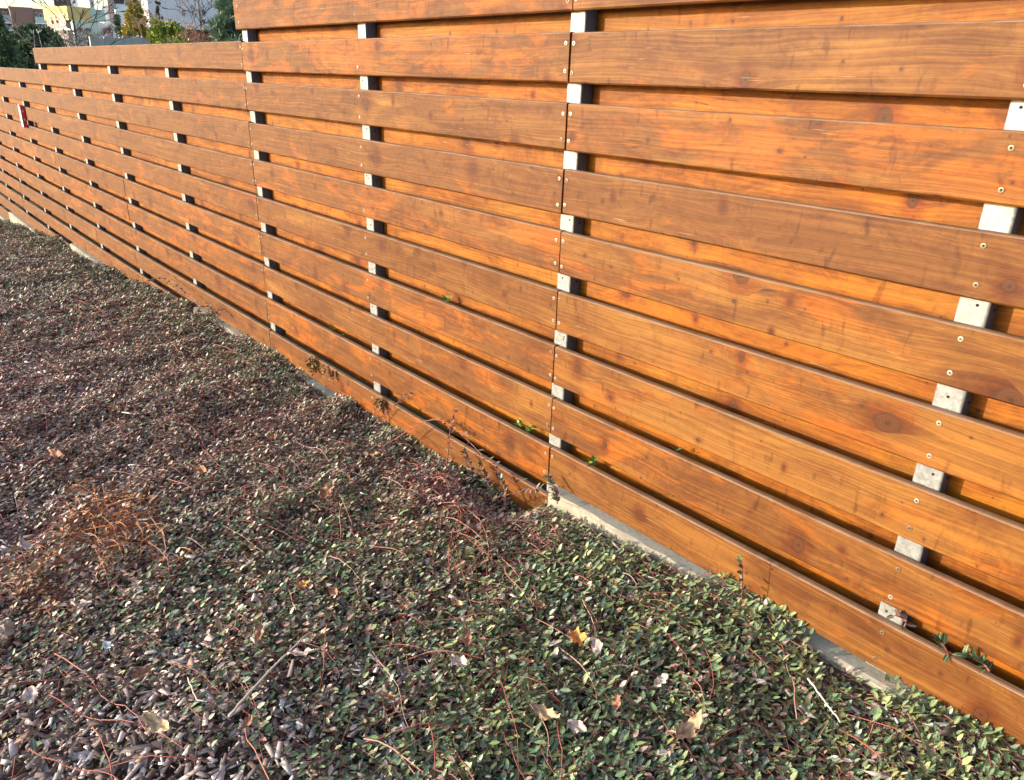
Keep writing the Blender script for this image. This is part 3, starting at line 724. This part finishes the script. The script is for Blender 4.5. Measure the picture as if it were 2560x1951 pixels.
for i, (lb, pts, nl, ll, lc) in enumerate(sh):
    W3 = [FP(a, b_, y) if y is not None else on_cover(a*K2, b_*K2)+np.array([0, 0, .03*min(1, j)]) for j, (a, b_, y) in enumerate(pts)]
    shoot('creeping_shoot', lb, 'shoot', W3, .003, (int(nl*1.7), ll*1.3, .12), RED if i not in (12, 13) else (.26, .10, .045), lc, seed=40+i)
GRN = [(.10, .20, .02), (.14, .26, .03), (.08, .16, .02)]
weeds = [(962, 642, .035, 14, .028, 'bright green weed rosette poking through a gap in mid-fence'), (716, 706, .035, 6, .020, 'yellow-green seedling leaning out above the second plank from the bottom'),
         (742, 722, .03, 6, .018, 'small dark green seedling beside the yellow-green one'), (1118, 912, .03, 14, .026, 'green leafy weed in the gap just left of the joint post'),
         (1137, 924, .03, 12, .026, 'round-leaved green weed touching another weed by the joint post'), (1272, 995, .03, 14, .030, 'lush green weed in the lowest gap just past the joint post'), (1457, 968, .03, 5, .026, 'single green leaf sprout above the dark gap in mid-bay')]
for i, (a, b_, y, nl, ll, lb) in enumerate(weeds):
    p = FP(a, b_, y); root = tag(empty('weed', (p[0], p[1], p[2]-.03)), lb, 'weed'); rr = np.random.default_rng(90+i)
    az = np.arange(nl)*2.4; el = rr.uniform(.1, 1.1, nl); pos = np.stack([rr.normal(0, .006, nl), rr.normal(0, .004, nl), rr.uniform(.012, .035, nl)], 1)
    L = rr.uniform(.7, 1.15, nl)*ll; c = np.array(GRN)[rr.integers(0, 3, nl)]*(.55 if 'dark' in lb else 1.)
    link('foliage', leaves_mesh('foliage', pos, az, el, rr.normal(0, .3, nl), L, L*.42, c, M['leaf']), root)
    link('stem', stems_mesh('stem', np.array([[(0, 0, -.14), (.002, 0, -.06), (0, 0, 0), (0, 0, .03)]]), np.array([[.0022, .002, .0018, .0012]]), np.array([(.12, .16, .04)]), M['stem']), root)
# dried stalks hanging over the low plank
def dried(px, py, dx, n, length, label, seed):
    rr = random.Random(seed); p = FP(px, py, -.008); root = tag(empty('dried_weed', tuple(p)), label, 'dried weed')
    mb = MB(); pos = []
    for i in range(n):
        x0 = rr.uniform(-dx, dx); l = length*rr.uniform(.5, 1.1); y0 = rr.uniform(-.018, -.004); pts = [(x0*.3, .02, .002), (x0*.6, -.002, .010)]
        for j in range(1, 6): pts.append((x0+rr.uniform(-.006, .006), y0-.004*(j > 1), .004-l*j/5)); pos.append(pts[-1])
        mb.tube(pts, [.0016]*3+[.0013]*4, 4)
    mb.build('stalk', M['drystalk'], root)
    pos = np.array(pos); k = 3; pos = np.repeat(pos, k, 0)+np.random.default_rng(seed).normal(0, .004, (len(pos)*k, 3)); pos[:, 1] = np.minimum(pos[:, 1], -.004); m_ = len(pos); r2 = np.random.default_rng(seed+1)
    L = r2.uniform(.010, .022, m_)
    link('withered_foliage', leaves_mesh('withered_foliage', pos, r2.uniform(3.3, 6.1, m_), r2.uniform(-1.4, .2, m_), r2.normal(0, 1, m_), L, L*.5, np.array([(.20, .11, .05), (.30, .18, .08), (.13, .07, .035)])[r2.integers(0, 3, m_)], M['dry']), root)
M['drystalk'] = plain('dry_stalk', (.24, .14, .07), .9, 0, .3, 80)
dried(676, 768, .030, 16, .085, 'thick bunch of withered brown weed hanging over the low plank', 1)
dried(702, 785, .006, 3, .05, 'thin withered strand next to the thick brown bunch', 2)
dried(720, 797, .006, 4, .055, 'withered strand with crinkled leaves away from the thick bunch', 3)
dried(822, 856, .030, 9, .075, 'loose withered stalks draped over the low plank below the post', 4)

# ------------------------------------------------------------------ red and white box on a far post
def info_box():
    z = -.70; x = -8.96
    root = tag(empty('letter_box', (x, -.002, z-.14)), 'small red box with pale blue printed front on a far fence post', 'box')
    red = plain('red_enamel', (.52, .03, .035), .4, 0, .1, 40); blue = plain('pale_blue_front', (.42, .46, .60), .4, 0, .1, 40); wh = plain('white_print', (.8, .8, .8), .5)
    w2, dp, hh = .055, .042, .23
    vs = []; bv = .006
    mb = MB(); mb.box(-w2, w2, -dp, -.001, 0, hh); mb.build('body', red, root)
    f = MB().box(-w2+.004, w2-.004, -dp-.004, -dp-.0005, .006, hh-.006); fo = f.build('front_panel', blue, root)
    for q in (.07, .15, .22): MB().box(-w2+.02, w2-.03, -dp-.0052, -dp-.0042, q, q+.03).build('print', wh, fo)
    MB().box(-w2-.006, w2+.006, -dp-.008, -.001, hh+.0005, hh+.012).build('lid', red, root)
    for q in (.08, .17): MB().box(w2+.0005, w2+.0015, -dp+.015, -.02, q, q+.02).build('print', wh, root)
info_box()

# ------------------------------------------------------------------ trees and shrubs beyond the fence
def tufts(centres, dirs, n_per, ln, wd, cols, seed, up=.3, spread=.8):
    """needle or leaf sprays: triangles as thin quads"""
    rr = np.random.default_rng(seed); n = len(centres)*n_per
    c = np.repeat(centres, n_per, 0); d = np.repeat(dirs, n_per, 0)+rr.normal(0, spread, (n, 3)); d[:, 2] += up
    d /= np.linalg.norm(d, axis=1, keepdims=True); s = np.cross(d, rr.normal(0, 1, (n, 3))); s /= np.linalg.norm(s, axis=1, keepdims=True)
    L = rr.uniform(.6, 1.2, (n, 1))*ln; Wd = rr.uniform(.6, 1.3, (n, 1))*wd
    V = np.stack([c, c+d*L*.5+s*Wd, c+d*L, c+d*L*.5-s*Wd], 1).reshape(-1, 3)
    Fq = np.arange(n*4).reshape(-1, 4)
    col = np.array(cols)[rr.integers(0, len(cols), len(centres))]; col = np.repeat(col, n_per, 0)*rr.uniform(.7, 1.3, (n, 1))
    return V, Fq, np.repeat(col, 4, 0)
def base_at(px, d):
    p = atd(px, 75, d); return np.array([p[0], p[1], float(gz(p[0]))])
def hz(px, py, d): return float(atd(px, py, d)[2])
def conifer(name, label, px, d, ytop, wpx, cols, seed, nb=70, ln=.12, wd=.012, shape='cone', lean=0, bark='bark_dark', ntuft=14, droop=.1, per=9):
    b = base_at(px, d); top = hz(px, ytop, d)-b[2]; rad = wpx/F*d/2
    rr = random.Random(seed); root = tag(empty(name, tuple(b)), label, 'shrub' if 'shrub' in name else 'tree')
    mb = MB(); mb.tube([(0, 0, -.1), (lean*.3, 0, top*.4), (lean*.7, 0, top*.75), (lean, 0, top*.99)], [.05+top*.012, .04+top*.006, .02+top*.003, .006], 7); mb.build('trunk', M[bark], root, True)
    br = MB(); C = []; D = []
    for i in range(nb):
        t = (i+rr.random())/nb; zc = top*(.06+.94*t)
        if shape == 'cone': rl = rad*(1.02-t)**.75
        elif shape == 'round': rl = rad*math.sqrt(max(.02, 1-(2*(t-.42)/1.2)**2))
        else: rl = rad*(1.05-t**2.5)
        rl *= rr.uniform(.75, 1.2); a = rr.uniform(0, 6.28); rise = rl*(.55-droop*2*rr.random())
        p0 = np.array((lean*t, 0, zc-rise*.6)); p1 = p0+np.array((math.cos(a)*rl*.55, math.sin(a)*rl*.55, rise*.35)); p2 = p0+np.array((math.cos(a)*rl, math.sin(a)*rl, rise))
        br.tube([tuple(p0), tuple(p1), tuple(p2)], [.012, .008, .003], 3, False)
        for q in range(ntuft):
            s = rr.uniform(.2, 1.)**.7; c = p0*(1-s)+p2*s if s > .5 else p0*(1-s)+p1*s
            c = c+np.array([rr.gauss(0, rl*.16) for _ in range(3)]); C.append(c); D.append((p2-p0)/(rl+1e-6)*.9)
    br.build('branches', M[bark], root)
    V, Fq, cc = tufts(np.array(C), np.array(D), per, ln, wd, cols, seed)
    link('crown', np_mesh('crown', V, Fq, M['needle'], None, {'Col': cc}), root)
    return root
DG = [(.075, .125, .068), (.10, .155, .08), (.15, .205, .10), (.05, .088, .052)]
GOLD = [(.34, .31, .05), (.44, .36, .06), (.44, .28, .07), (.22, .23, .05)]
BRG = [(.24, .30, .035), (.17, .23, .03), (.34, .37, .06)]
BLU = [(.12, .18, .12), (.08, .135, .09), (.17, .23, .15)]
conifer('pine_tree', 'dark bushy pine beyond the fence with two pale dead sticks before it', 92, 20, 74, 120, DG, 1, 130, .10, .014, 'round', ntuft=48)
conifer('pine_tree', 'dark green pine at the foot of the brick-brown building', 40, 22, 92, 130, DG, 2, 120, .10, .014, 'round', ntuft=48)
conifer('pine_tree', 'tall dark pine standing before the balconies of the brown building', -12, 19, 22, 90, DG, 3, 110, .10, .014, 'col', ntuft=35)
conifer('pine_tree', 'low dark pine filling in behind the step of the fence', 128, 19, 100, 60, DG, 4, 60, .10, .014, 'round', ntuft=39)
conifer('cypress_tree', 'golden-green cypress rising above the fence', 342, 26, 2, 135, GOLD, 5, 170, .12, .016, 'cone', ntuft=39)
conifer('cypress_tree', 'bluish-green cypress half hidden by the golden one', 300, 27, 40, 70, BLU, 6, 70, .10, .014, 'cone', ntuft=30)
conifer('evergreen_shrub', 'bright green evergreen shrub just above the fence top', 412, 24, 58, 110, BRG, 7, 90, .09, .02, 'round', ntuft=35)
conifer('spruce_tree', 'small sparse brown-green spruce against the pale hall', 403, 34, 2, 40, [(.06, .06, .025), (.09, .075, .03), (.05, .05, .02)], 8, 60, .09, .012, 'cone', ntuft=9, droop=.3)
conifer('pine_tree', 'blue-green pine with long needles touching the fence corner', 588, 15, -70, 140, BLU, 9, 120, .13, .009, 'col', ntuft=44, per=12)
conifer('pine_tree', 'low feathery pine in front of the red shed', 562, 16, 60, 80, BLU, 10, 50, .12, .009, 'round', ntuft=14, per=12)
conifer('spruce_tree', 'thin brownish spruce between bare tree and feathery pine', 512, 26, 55, 30, [(.05, .05, .03), (.08, .06, .035)], 12, 40, .09, .012, 'cone', ntuft=9)
def bare_tree(name, label, px, d, ytop, wpx, seed, mat, r0=.03, depth=5, cat='tree', trunks=1, parts=True, fork=.25):
    b = base_at(px, d); top = hz(px, ytop, d)-b[2]; rr = random.Random(seed)
    root = tag(empty(name, tuple(b)), label, cat); tr = MB(); br = MB(); spread = wpx/F*d/2
    def grow(p, dv, L, r, lev, mb):
        n = 4; pts = [tuple(p)]; q = Vector(p); dd = Vector(dv)
        for i in range(n):
            dd = (dd+Vector((rr.gauss(0, .13), rr.gauss(0, .13), rr.gauss(.03, .06)))).normalized(); q = q+dd*L/n; pts.append(tuple(q))
        mb.tube(pts, [max(.0055, r*(1-.5*i/n)) for i in range(n+1)], 5 if lev < 2 else 3, False)
        if lev >= depth or r < .002: return
        for k in range(rr.choice((2, 3, 3))):
            i = rr.randint(1, n); nd = (dd+Vector((rr.gauss(0, .6), rr.gauss(0, .6), rr.gauss(.1, .3)))).normalized()
            grow(Vector(pts[i]), nd, L*rr.uniform(.5, .8), r*rr.uniform(.38, .6), lev+1, br)
    for t_ in range(trunks):
        z0 = 0; p = Vector((rr.gauss(0, .06*trunks), rr.gauss(0, .06*trunks), -.05)); hgt = top
        n = 9; pts = []
        for i in range(n+1): pts.append((p.x+rr.gauss(0, .03)*i/n+(rr.gauss(0, .5)*spread*i/n if trunks > 1 else 0), p.y+rr.gauss(0, .03), p.z+hgt*i/n))
        tr.tube(pts, [r0*(1-.75*i/n) for i in range(n+1)], 6, False)
        for i in range(2, n+1):
            for k in range(3 if i > 3 else 1):
                a = rr.uniform(0, 6.28); el = rr.uniform(.2, .9); dv = (math.cos(a)*math.cos(el), math.sin(a)*math.cos(el), math.sin(el))
                grow(Vector(pts[i]), dv, spread*rr.uniform(.7, 1.25)*(1.1-.5*i/n), r0*.42*(1-.6*i/n), 1, br)
    tr.build('trunk', M[mat], root, True); br.build('crown', M[mat], root)
    return root
M['bark_tan'] = barkm('bark_tan', (.26, .17, .11)); M['bark_plum'] = barkm('bark_plum', (.13, .095, .09)); M['bark_pale'] = barkm('bark_pale', (.40, .36, .33))
bare_tree('bare_tree', 'dark bare tree spreading in front of the yellow house', 172, 17, -60, 230, 21, 'bark_dark', .034, 5)
bare_tree('bare_tree', 'grey bare tree in front of the red shed', 505, 20, -80, 130, 22, 'bark', .05, 5)
bare_tree('bare_shrub', 'tan leafless shrub beside the golden cypress', 372, 22, 10, 60, 23, 'bark_tan', .014, 4, 'shrub', 5)
bare_tree('bare_shrub', 'second tan leafless shrub between bright shrub and red shed', 468, 21, 62, 60, 24, 'bark_tan', .010, 4, 'shrub', 4)
PLUM = [(.11, .075, .07), (.16, .115, .10), (.08, .055, .055), (.20, .15, .13)]; PALE = [(.30, .25, .23), (.22, .17, .16), (.36, .31, .28)]; RUST = [(.26, .15, .075), (.32, .19, .10), (.20, .11, .06)]
conifer('bare_shrub', 'plum-brown leafless thicket below the mint house', 215, 34, 78, 120, PLUM, 31, 110, .16, .004, 'round', ntuft=14, per=8)
conifer('bare_shrub', 'plum-brown leafless thicket behind the mesh fence', 280, 36, 70, 120, PLUM, 32, 110, .16, .004, 'round', ntuft=14, per=8)
conifer('bare_shrub', 'pale leafless thicket below the yellow house', 158, 33, 80, 80, PALE, 33, 90, .16, .004, 'round', ntuft=12, per=8)
conifer('bare_shrub', 'rusty twiggy shrub leaning on the golden cypress', 385, 27, 30, 60, RUST, 34, 60, .20, .004, 'round', ntuft=10, per=8)
conifer('bare_shrub', 'rusty twiggy shrub in front of the red shed', 470, 25, 66, 80, RUST, 35, 60, .18, .004, 'round', ntuft=8, per=8)
bare_tree('bare_shrub', 'thin reddish leafless stems in front of the pale hall', 455, 27, 5, 60, 28, 'bark_tan', .010, 4, 'shrub', 3)
bare_tree('dead_sapling', 'pale dead forked stick in front of the dark bushy pine', 95, 15.5, 75, 30, 29, 'bark_pale', .010, 3, 'sapling', 2)

# ------------------------------------------------------------------ buildings
def build_frame(px, d, phi):
    p = atd(px, 40, d); v = ray(px, 40); th = math.atan2(v[0], v[1])
    return p, -th+phi
class House:
    """local frame: x to the right along the front, y away, z up; the front-left foot at pixel pxl"""
    def __init__(s, name, label, pxl, d, phi=0., cat='building'):
        s.d = d; p, rz = build_frame(pxl, d, phi); s.p = p; s.z0 = float(gz(p[0]))
        s.root = tag(empty(name, (p[0], p[1], s.z0), rz), label, cat); s.pxl = pxl; s.cp = math.cos(phi); s.sp = math.sin(phi)
    def X(s, px):
        a, b_ = ray(px, 40), ray(s.pxl, 40); t = math.tan(math.atan2(a[0], a[1])-math.atan2(b_[0], b_[1]))
        return s.d*t/(s.cp-t*s.sp)
    def Z(s, py, px=None): return hz(px if px is not None else s.pxl+20, py, s.d)-s.z0
    def block(s, name, mat, pa, pb, ya, yb, y0=0., dep=8., parent=None):
        zb = 0. if yb is None else s.Z(yb, (pa+pb)/2)
        return MB().box(s.X(pa), s.X(pb), y0, y0+dep, zb, s.Z(ya, (pa+pb)/2)).build(name, mat, parent or s.root)
    def window(s, pa, pb, ya, yb, y0=0., glass=None, frame=None):
        f = s.block('window', frame or FRM, pa, pb, ya, yb, y0-.10, .08)
        e = (pb-pa)*.10; s.block('pane', glass or GLS, pa+e, pb-e, ya+e*1.2, yb-e*1.2, y0-.14, .03, f); return f
FRM = plain('window_frame', (.60, .58, .56), .5); 
GLS = NG('window_glass').out((.06, .075, .10), .08, 0, .6)
BRW = plain('brown_cladding', (.20, .125, .115), .8, 0, .06, .6); BRD = plain('dark_brown_cladding', (.12, .07, .065), .8, 0, .08, .6)
TEAL = plain('teal_glass', (.30, .42, .46), .25, 0, .06, .5); YEL = plain('yellow_render', (.60, .42, .17), .85, 0, .06, .5)
MINT = plain('mint_render', (.40, .50, .45), .85, 0, .06, .5); WHT = plain('white_render', (.72, .70, .69), .85, 0, .05, .3)
LAV = plain('pale_render', (.60, .58, .64), .85, 0, .05, .2); RSD = plain('red_render', (.50, .14, .08), .85, 0, .15, .8); ROOF = plain('grey_roof', (.22, .20, .22), .8, 0, .2, 1.5)
DRK = plain('dark_panel', (.07, .045, .05), .7, 0, .1, .5); TAU = plain('taupe_render', (.30, .24, .22), .85, 0, .06, .5)
JNT = plain('joint_line', (.42, .28, .08), .9)
h = House('apartment_block', 'brown brick apartment block with pale teal glass balconies', 27, 170, R(4))
h.block('wall', BRW, 27, 84, 18, None); h.block('recessed_wall', BRW, 84.1, 124, 21, None, 1.5, 7)
w1 = h.block('side_wing', BRD, 0, 26.9, 19, None, 2.5, 7)
for (ya, yb) in ((43, 58), (69, 77), (92, 106)):
    b1 = h.block('balcony', WHT, 85, 122, yb, yb+2.5, -.4, 2.0); h.block('railing', TEAL, 85.5, 121.5, ya, yb-.1, -.3, .08, b1)
    b2 = h.block('balcony', WHT, 8, 26.8, yb-3, yb, .6, 2.0); h.block('railing', TEAL, 8.2, 26.5, ya-4, yb-3.1, .7, .08, b2)
for a, b_, c0, c1 in ((88, 96, 31, 43), (100, 110, 33, 43), (113, 119, 34, 43), (88, 96, 60, 69), (102, 112, 60, 69)): h.window(a, b_, c0, c1, 1.5)
for a, b_, c0, c1 in ((10, 17, 27, 38), (19, 25, 28, 38), (10, 17, 55, 64)): h.window(a, b_, c0, c1, 2.5)
for a in (29, 47, 62, 75, 84, 115): h.block('roof_pipe', FRM, a, a+1.1, 12+a*.03, 21, 2, .3)
h = House('apartment_block', 'bright yellow cubic house with narrow dark windows and mint green end', 170, 140, R(30))
# side face (lit): runs from the corner back to the left
h.block('wall', YEL, 170, 228, 17, 52, 0, 6.4)
h.block('end_wall', MINT, 228.1, 263, 22, 52, .03, 6.3)
for q in (184, 199, 214): h.block('panel_joint', JNT, q, q+.5, 18, 51, -.02, .02)
h.block('panel_joint', JNT, 171, 227, 33.0, 33.5, -.02, .02)
h.block('lower_wall', TAU, 172, 262, 52.1, None, 1.0, 5.2)
def side_win(hh, y0, y1, pa, ya, yb, gl):
    f = MB().box(-.10, -.02, y0, y1, hh.Z(yb, pa), hh.Z(ya, pa)).build('window', FRM, hh.root)
    e = (y1-y0)*.12; MB().box(-.14, -.11, y0+e, y1-e, hh.Z(yb, pa)+e, hh.Z(ya, pa)-e).build('pane', gl, f)
side_win(h, .8, 2.2, 152, 34, 63, GLS); side_win(h, 3.2, 3.7, 140, 38, 55, GLS); side_win(h, 4.5, 5.0, 132, 39, 56, GLS)
for yy in (1.6, 3.4, 5.2): MB().box(.2, .5, yy, yy+.5, 0, h.Z(67, 150)-.3).build('column', WHT, h.root)
MB().box(.1, 1.0, 0.2, 6.2, h.Z(70, 150), h.Z(67.6, 150)-.35).build('slab', WHT, h.root)
h = House('annex', 'low mint green annex with square dark window below the yellow house', 178, 120, R(2))
h.block('wall', MINT, 178, 240, 54, None, 0, 6); h.block('roof_edge', WHT, 177.5, 240.5, 53, 53.95, -.1, 6.2); h.window(208, 223, 68, 81)
h.window(190, 198, 70, 82)
h = House('annex', 'low white annex joined to the mint one', 240.6, 121, R(2))
h.block('wall', WHT, 240.6, 282, 58, None, 0, 6); h.window(250, 258, 70, 84); h.window(264, 272, 70, 84)
h = House('tower_block', 'dark brown tower cut by the top of the picture behind the yellow house', 142, 230, R(-5))
h.block('wall', DRK, 142, 172, -80, None, 0, 12); h.block('cornice', BRD, 141, 173, 8, 15, -.5, 13)
h.window(148, 153, -4, 4); h.window(160, 165, -4, 4)
h = House('tower_block', 'pale slender tower in the haze next to the dark tower', 184, 330, 0)
h.block('wall', LAV, 184, 200, -90, None, 0, 12); h.window(189, 195, 2, 10)
h = House('tower_block', 'pale slender tower beside the white stepped block', 229, 320, 0)
h.block('wall', LAV, 229, 240, -90, None, 0, 12); h.window(232, 237, 6, 13)
h = House('tower_block', 'white stepped apartment block with taupe stripe', 258, 160, R(5))
h.block('wall', WHT, 258, 274, 16, None, 0, 10); h.block('stair_tower', TAU, 274.1, 290, -90, None, -.2, 10); h.block('upper_wall', WHT, 290.1, 372, -90, None, 1, 10)
h.block('lower_wing', WHT, 287, 330, 26, None, -2, 2.9); h.window(277, 286, 10, 18, -.2, GLS); h.window(284, 291, 23, 27, -.2)
h.block('loggia', DRK, 291, 317, -8, 9, .9, .08); h.window(345, 362, 20, 29, 1.0)
h = House('hall', 'large pale lilac hall wall behind the bare trees', 372.5, 95, R(3))
h.block('wall', LAV, 372.5, 640, -120, None, 0, 12)
for a in (455, 506, 566): h.window(a, a+8, 24, 40)
h = House('shed', 'long red shed with grey pitched roof', 410, 48, R(8))
h.block('wall', RSD, 410, 600, 74, None, 0, 4)
z0 = h.Z(74.5, 480); z1 = h.Z(57, 480); xa, xb = h.X(404), h.X(606)
r_ = MB(); r_.v += [(xa, -.35, z0), (xb, -.35, z0), (xb, 2, z1), (xa, 2, z1), (xa, 4.3, z0), (xb, 4.3, z0)]; r_.f += [(0, 1, 2, 3), (3, 2, 5, 4), (0, 4, 5, 1), (0, 3, 4), (1, 5, 2)]
r_.build('roof', ROOF, h.root)
h.window(455, 462, 84, 96); h.window(530, 537, 84, 96)
# mesh fence in the middle distance
mf = tag(empty('mesh_fence', tuple(base_at(258, 17))), 'grey mesh screen fence on thin steel posts beyond the timber fence', 'fence')
b0 = base_at(258, 17); NET = plain('grey_net', (.30, .265, .24), .9, 0, .2, 3)
pp = [np.array(base_at(a, dd))-b0 for a, dd in ((222, 16.2), (258, 17), (305, 18.3), (353, 20), (395, 22.5))]
tzs = [hz(a, 96-.02*(a-258), dd)-b0[2] for a, dd in ((222, 16.2), (258, 17), (305, 18.3), (353, 20), (395, 22.5))]
for i, q in enumerate(pp):
    tz = tzs[i]; zt = tz+.03
    MB().tube([(q[0], q[1], -1), (q[0], q[1], zt if i < 4 else zt-.35)], .022, 6).build('post', M['steel'], mf)
    if i: 
        a = pp[i-1]; zz = [tzs[i-1], tz if i < 4 else tz-.33]
        d_ = (q-a)[:2]; nn = np.array([-d_[1], d_[0]])/np.linalg.norm(d_)*.004
        vs = [(a[0]+s*nn[0], a[1]+s*nn[1], z) for s in (-1, 1) for z in (-1, zz[0])]+[(q[0]+s*nn[0], q[1]+s*nn[1], z) for s in (-1, 1) for z in (-1, zz[1])]
        link('net', mesh('net', vs, [(0, 1, 5, 4), (2, 6, 7, 3), (1, 3, 7, 5), (0, 4, 6, 2), (0, 2, 3, 1), (4, 5, 7, 6)], NET), mf)
        MB().tube([(a[0], a[1], zz[0]+.02), (q[0], q[1], zz[1]+.02)], .006, 4).build('top_wire', M['steel'], mf)
